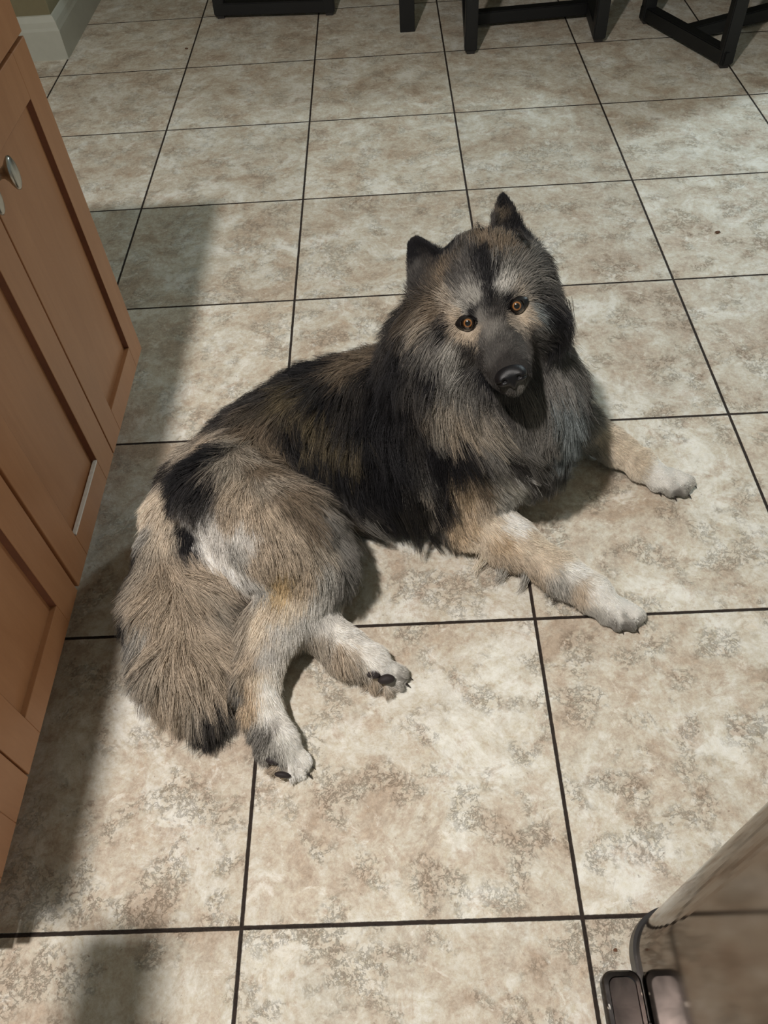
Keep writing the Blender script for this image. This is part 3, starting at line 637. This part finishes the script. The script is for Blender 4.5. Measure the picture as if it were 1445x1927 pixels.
def build_fur(N,NP,seed,wisp=False):
    P,Nn=strands(N)
    ok=np.ones(len(P),bool)
    for c_,r_ in BARE: ok&=np.linalg.norm(P-c_,axis=1)>r_
    for (u_,v_,z_,pa,pb,an) in PADS:
        c_=A(u_,v_,z_); dd=P-c_; rd=(CAM-c_)/np.linalg.norm(CAM-c_); dd=dd-(dd@rd)[:,None]*rd
        ok&=~((np.linalg.norm(dd,axis=1)<(pa+pb)*.52)&(P[:,2]>z_-.04))
    P=P[ok];Nn=Nn[ok]
    Pj=P+rng.normal(0,.0045,P.shape); fac=np.clip((P[:,2]-.02)/.05,0.25,1)[:,None]
    Pj+=fac*np.stack([vnoise(P,70,seed+60+k_) for k_ in range(3)],1)*.007+fac*np.stack([vnoise(P,180,seed+66+k_) for k_ in range(3)],1)*.005
    C,D,L=coat(Pj,2.6)
    if wisp:
        keep=L>.022; P,Nn,C,D,L=P[keep],Nn[keep],C[keep],D[keep],L[keep]
    n=len(P)
    # waves in the lie of the coat and locks
    wv=np.stack([vnoise(P,26,seed+k_) for k_ in range(3)],1)*.30+np.stack([vnoise(P,75,seed+9+k_) for k_ in range(3)],1)*.22
    D=D+wv*np.clip(L/.03,.25,1.3)[:,None]
    Tn=D-Nn*(D*Nn).sum(1,keepdims=True); Tn/=np.linalg.norm(Tn,axis=1,keepdims=True)+1e-9
    lift=(.38+.16*vnoise(P,50,seed+20)+rng.normal(0,.06,n)); lift=np.clip(lift,.12,.8)
    if wisp: lift=lift+.12
    d0=Tn*(1-lift[:,None])+Nn*lift[:,None]+rng.normal(0,.045,(n,3)); d0/=np.linalg.norm(d0,axis=1,keepdims=True)
    L=L*(rng.uniform(.72,1.12,n))*(1+.18*vnoise(P,60,seed+30))
    if wisp: L=L*1.25
    bend=Tn*.55+np.array([0,0,-.28]); 
    s=np.linspace(0,1,NP)[None,:,None]
    X=P[:,None,:]-Nn[:,None,:]*.001+L[:,None,None]*(d0[:,None,:]*s+bend[:,None,:]*s*s*.5-Nn[:,None,:]*(s*s)*.12)
    curl=np.stack([vnoise(P,400,seed+40+k_) for k_ in range(3)],1)
    X=X+curl[:,None,:]*(L[:,None,None]*.10)*np.sin(s*4.0)*s
    # locks: pull tips together
    nc=max(200,int(n/16)); ci=rng.choice(n,nc,replace=False)
    from mathutils.kdtree import KDTree
    kd=KDTree(nc)
    for j,i in enumerate(ci): kd.insert(P[i].tolist(),j)
    kd.balance()
    own=np.array([kd.find(p)[1] for p in P.tolist()]); G=ci[own]
    samelen=np.clip(L/L[G],.0,1.4)
    cl=(np.clip(L/.045,.0,1)*.62)[:,None,None]
    tgt=X[G]
    off=np.linalg.norm(P-P[G],axis=1)
    cl=cl*(off<.02)[:,None,None]
    X=X*(1-cl*s**1.4)+(tgt)*(cl*s**1.4)
    X[...,2]=np.maximum(X[...,2],.0016+.002*rng.random((n,1))*s[...,0])
    # colour: root -> tip, per strand variation, agouti banding
    lum=C.mean(1)
    var=rng.normal(0,.045,n)+.05*vnoise(P,90,seed+50)+.09*(rng.random(n)<.10)
    agouti=(lum>.33)&(lum<.70)&(L>.013)
    Ct=C*(1+var[:,None]*1.3)+(rng.normal(0,.022,n)+.02*vnoise(P,140,seed+52))[:,None]
    dark=rng.random(n)
    tipdark=np.where(agouti,np.where(dark<.36,.56,1.10),np.where(lum<=.33,np.where(dark<.10,1.7,.95),1.03))
    a=s[...,0]
    colr=Ct[:,None,:]*(1+(tipdark[:,None]-1)*np.clip((a-.35)/.5,0,1))[...,None]
    colr=colr*(.90+.10*np.clip(a*3,0,1))[...,None]
    rgb=tolin(colr)
    rad=np.where(L<.014,.00021,.00030)[:,None]*(1-.80*a**1.3)
    return X,rgb,rad
def lock(pts,n,wdt,colr,rad=.0003,fan=1.0,NP=7):
    '''a loose lock of long hair through points (u,v,z)'''
    Q=np.array([A(*p) for p in pts]); t=np.linspace(0,len(Q)-1,NP); i=np.minimum(t.astype(int),len(Q)-2); f=(t-i)[:,None]
    f=f
    X=Q[i]*(1-f)+Q[i+1]*f
    for _ in range(2): X[1:-1]=(X[:-2]+2*X[1:-1]+X[2:])/4
    a=np.linspace(0,1,NP)[None,:,None]
    o=rng.normal(0,wdt,(n,1,3)); o2=rng.normal(0,wdt*fan,(n,1,3))
    ln=rng.uniform(.72,1.0,(n,1,1))
    Y=X[0]+(X[None]-X[0])*ln
    Y=Y+o*(1-a*.75)+o2*a*a*.6
    Y[...,2]=np.maximum(Y[...,2],.0018)
    c=np.array(C_[colr])/255; c=c[None,None,:]*(1+rng.normal(0,.12,(n,1,1)))*np.ones((n,NP,1))
    return Y,tolin(c),rad*(1-.85*a[...,0]**1.2)*np.ones((n,NP))
LOCKS=[((770,930,.20),(785,1000,.09),(795,1060,.01),70,.006,'black'),((760,960,.14),(778,1010,.06),(786,1035,.02),60,.006,'soft'),((790,950,.17),(805,1010,.06),(835,1045,.01),60,.005,'black'),
((800,960,.15),(812,1000,.06),(845,1035,.01),40,.004,'dkgrey'),((740,960,.14),(760,1000,.08),(775,1030,.04),60,.006,'black'),
((690,985,.09),(715,1008,.06),(745,1024,.03),60,.006,'grey'),((660,1010,.12),(685,1030,.07),(697,1050,.04),40,.005,'grey'),((650,1030,.1),(670,1050,.06),(680,1070,.04),40,.004,'dkgrey'),
((1060,1095,.035),(1058,1120,.02),(1035,1142,.006),50,.003,'dkbrown'),((1040,1095,.03),(1036,1115,.015),(1022,1128,.005),40,.004,'grey'),((990,1075,.03),(985,1100,.015),(975,1118,.004),60,.007,'ltgrey'),((950,1065,.03),(942,1085,.015),(930,1102,.004),60,.008,'ltgrey'),
((910,1045,.03),(898,1068,.015),(890,1082,.004),50,.008,'cream'),((1090,1120,.03),(1088,1142,.015),(1082,1152,.004),40,.005,'beige'),
((485,1375,.04),(472,1392,.02),(462,1402,.006),60,.005,'dkgrey'),((495,1385,.03),(480,1405,.015),(468,1412,.005),40,.004,'beige'),((520,1445,.012),(505,1455,.008),(495,1452,.004),50,.005,'beige'),((540,1458,.012),(528,1466,.006),(515,1464,.003),40,.004,'cream'),
((690,1255,.03),(672,1275,.015),(650,1292,.005),60,.005,'gbeige'),((700,1275,.02),(690,1295,.01),(680,1303,.004),50,.006,'beige'),((720,1288,.015),(712,1300,.008),(700,1306,.003),50,.006,'ltgrey'),((640,1240,.03),(630,1256,.02),(622,1264,.01),60,.007,'gbeige'),
((975,435,.53),(985,440,.545),(992,452,.54),24,.003,'soft'),((980,445,.52),(992,448,.53),(1000,458,.52),24,.003,'soft'),((905,435,.52),(900,425,.53),(895,420,.54),30,.005,'dkgrey'),
((470,745,.2),(450,752,.19),(432,768,.17),50,.006,'soft'),((440,790,.18),(420,800,.16),(405,812,.14),60,.006,'black'),((330,890,.15),(300,905,.13),(278,915,.11),60,.006,'black'),((345,860,.15),(325,872,.14),(308,888,.12),50,.006,'soft'),
((1010,860,.17),(1035,872,.12),(1060,862,.08),10,.003,'ltgrey'),((1065,570,.4),(1075,610,.36),(1085,640,.33),20,.005,'soft')]
def fur_mat():
    m=Mat('fur',rough=.55,spec=.25)
    at_=m.n('ShaderNodeAttribute',attribute_name='coat'); m.l(at_.outputs['Color'],m.b.inputs['Base Color'])
    m.b.inputs['Specular IOR Level'].default_value=.22
    return m.m
M_fur=fur_mat()
def fur_object(name,N,NP,seed,wisp=False):
    X,rgb,rad=build_fur(N,NP,seed,wisp)
    LK=[lock(q[:3],q[3],q[4],q[5]) for q in LOCKS]
    X=np.concatenate([X]+[q[0] for q in LK]); rgb=np.concatenate([rgb]+[q[1] for q in LK]); rad=np.concatenate([rad]+[q[2] for q in LK]); n=len(X)
    hc=bpy.data.hair_curves.new(name); hc.add_curves([NP]*n)
    hc.points.foreach_set('position',X.astype(np.float32).ravel())
    ra=hc.attributes.get('radius') or hc.attributes.new('radius','FLOAT','POINT')
    ra.data.foreach_set('value',rad.astype(np.float32).ravel())
    cl=hc.attributes.new('coat','FLOAT_COLOR','POINT')
    full=np.ones((n,NP,4),np.float32);full[...,:3]=rgb; cl.data.foreach_set('color',full.ravel())
    hc.materials.append(M_fur)
    o=bpy.data.objects.new(name,hc); COL.objects.link(o); o.parent=dog
    o.matrix_parent_inverse=Matrix.Translation(-Vector(dog.location)); return o
NF=int(340000) 
fo=fur_object('fur',NF,7,3); fo['kind']='stuff'

# ---- eyes
def eye_mat():
    m=Mat('amber_eye',rough=.08,spec=.6)
    tc=m.n('ShaderNodeTexCoord').outputs['Object']; sp=m.n('ShaderNodeSeparateXYZ'); m.l(tc,sp.inputs[0])
    r=m.math('SQRT',m.math('ADD',m.math('MULTIPLY',sp.outputs[0],sp.outputs[0]),m.math('MULTIPLY',sp.outputs[1],sp.outputs[1])))
    r=m.math('MULTIPLY',r,100)
    c=m.ramp(r,[(0,lin(4,3,3)),(.36,lin(5,4,4)),(.40,lin(92,58,30)),(.50,lin(146,98,54)),(.60,lin(84,54,30)),(.66,lin(14,10,8)),(1,lin(14,10,10))])
    m.l(c,m.b.inputs['Base Color']); m.b.inputs['Coat Weight'].default_value=1; m.b.inputs['Coat Roughness'].default_value=.10
    return m.m
M_eye=eye_mat(); M_lid=simple('eye_rim_skin',lin(16,14,15),.35,var=.1)
def dome(R_=.0118,n=24,mm=14):
    bm=bmesh.new(); bmesh.ops.create_uvsphere(bm,u_segments=n,v_segments=mm,radius=R_); return bm
Rh=Matrix(HM.T.tolist()).to_4x4()
for s,gx in ((-1,0),(1,0)):
    bm=dome(); c=hp(s*3.55,0,-.72)
    me=bpy.data.meshes.new('eye'); bm.to_mesh(me); bm.free(); me.materials.append(M_eye)
    for p in me.polygons: p.use_smooth=True
    o=bpy.data.objects.new('eye',me); COL.objects.link(o); mm=Rh.copy(); mm.translation=Vector(c); 
    o.parent=dog; o.matrix_parent_inverse=Matrix.Translation(-Vector(dog.location)); o.matrix_basis=mm
    o['label']='amber eye with a round black pupil'
    # almond rim
    bm=bmesh.new(); n=40; rings=[]
    tl=-s*.0
    for (k1,k2,z) in ((.0095,.0074,.0058),(.0112,.0086,.0046),(.0140,.0104,.0030),(.0165,.0122,-.0010)):
        rg=[]
        for i in range(n):
            t=2*math.pi*i/n; x=math.cos(t)*k1; y=math.sin(t)*k2*(1-.25*abs(math.cos(t))**3)
            x+= s*.0015*(abs(math.cos(t))**4)*(1 if math.cos(t)*s>0 else -1.6); y+=s*x*.18
            zz=z-.018*(x*x)/.013-.002
            rg.append(bm.verts.new(Vector(c+np.array([x,y,zz+.0045])@HM)))
        rings.append(rg)
    for a,b in zip(rings,rings[1:]):
        for i in range(n): bm.faces.new((a[i],a[(i+1)%n],b[(i+1)%n],b[i]))
    bm_obj('eyelid',bm,M_lid,dog,True)
# ---- nose leather
NO=Field(hp(0,-8.6,5.2)-.04,hp(0,-8.6,5.2)+.04,.0011)
NO.ell(hp(0,-8.35,4.75),(.0205,.0140,.0150),HM,.006)
for s in (-1,1): NO.ell(hp(s*1.25,-8.75,5.15),(.0095,.0092,.0110),HM,.006)
NO.ell(hp(0,-9.6,4.9),(.0045,.008,.009),HM,.006)
for s in (-1,1):
    NO.ell(hp(s*.98,-8.95,6.35),(.0040,.0030,.0060),HM,.0022,'cut')
    NO.cone(hp(s*1.35,-9.15,6.2),hp(s*2.2,-9.0,5.2),.0016,.0014,.002,'cut')
NO.cone(hp(0,-8.4,6.7),hp(0,-10.3,5.9),.0007,.0007,.0015,'cut')
nV,nQ=NO.nets(); nV=smooth_mesh(nV,nQ,2,.4)
M_nose=simple('nose_leather',lin(15,14,17),.42,nscale=900,var=.25,bump=.3,spec=.35)
link('nose',fast_mesh('nose',nV,nQ),M_nose,dog,True)
# ---- claws and pads
M_claw=simple('claw',lin(40,34,32),.35,var=.2); M_pad=simple('paw_pad',lin(38,30,30),.7,nscale=600,var=.3,bump=.4)
def claw(u,v,du,dv,L=.008):
    a=A(u,v,.011); d=RM.T@np.array([du,-dv,0.]); d[2]=0; d/=np.linalg.norm(d)
    bm=bmesh.new(); n=10; rings=[]
    for i in range(6):
        f=i/5; c=a+d*L*f+np.array([0,0,-.007*f*f]); r=.0027*(1-f)**.7+.0003
        sx=np.cross(d,[0,0,1.]);
        rings.append([bm.verts.new(Vector(c+sx*r*.7*math.cos(t)+np.array([0,0,1.])*r*math.sin(t))) for t in [2*math.pi*j/n for j in range(n)]])
    for p,q in zip(rings,rings[1:]):
        for j in range(n): bm.faces.new((p[j],p[(j+1)%n],q[(j+1)%n],q[j]))
    bm.faces.new(rings[0]);bm.faces.new(rings[-1]); bm_obj('claw',bm,M_claw,dog,True)
for c in ((1146,1171,.3,.9),(1168,1184,.5,.8),(1196,1184,.7,.6),(1208,1168,.9,.5),(1240,925,.4,.8),(1268,934,.5,.7),(1295,932,.8,.5),(1305,914,1,.2),
          (768,1274,.9,.3),(764,1287,.8,.5),(584,1440,.8,.6),(580,1456,.6,.8)): claw(*c)
def pad(u,v,z,a,b,ang,t=.008):
    c=A(u,v,z); n=CAM-c; n/=np.linalg.norm(n); x=RM.T@np.array([math.cos(ang),math.sin(ang),0.]); x-=n*(x@n); x/=np.linalg.norm(x); y=np.cross(n,x)
    bm=bmesh.new(); bmesh.ops.create_uvsphere(bm,u_segments=20,v_segments=12,radius=1)
    for q in bm.verts:
        q.co=Vector(c+x*a*q.co.x*(1-.12*q.co.y)+y*b*q.co.y+n*t*q.co.z)
    bm_obj('paw_pad',bm,M_pad,dog,True)
for q in PADS: pad(*q)
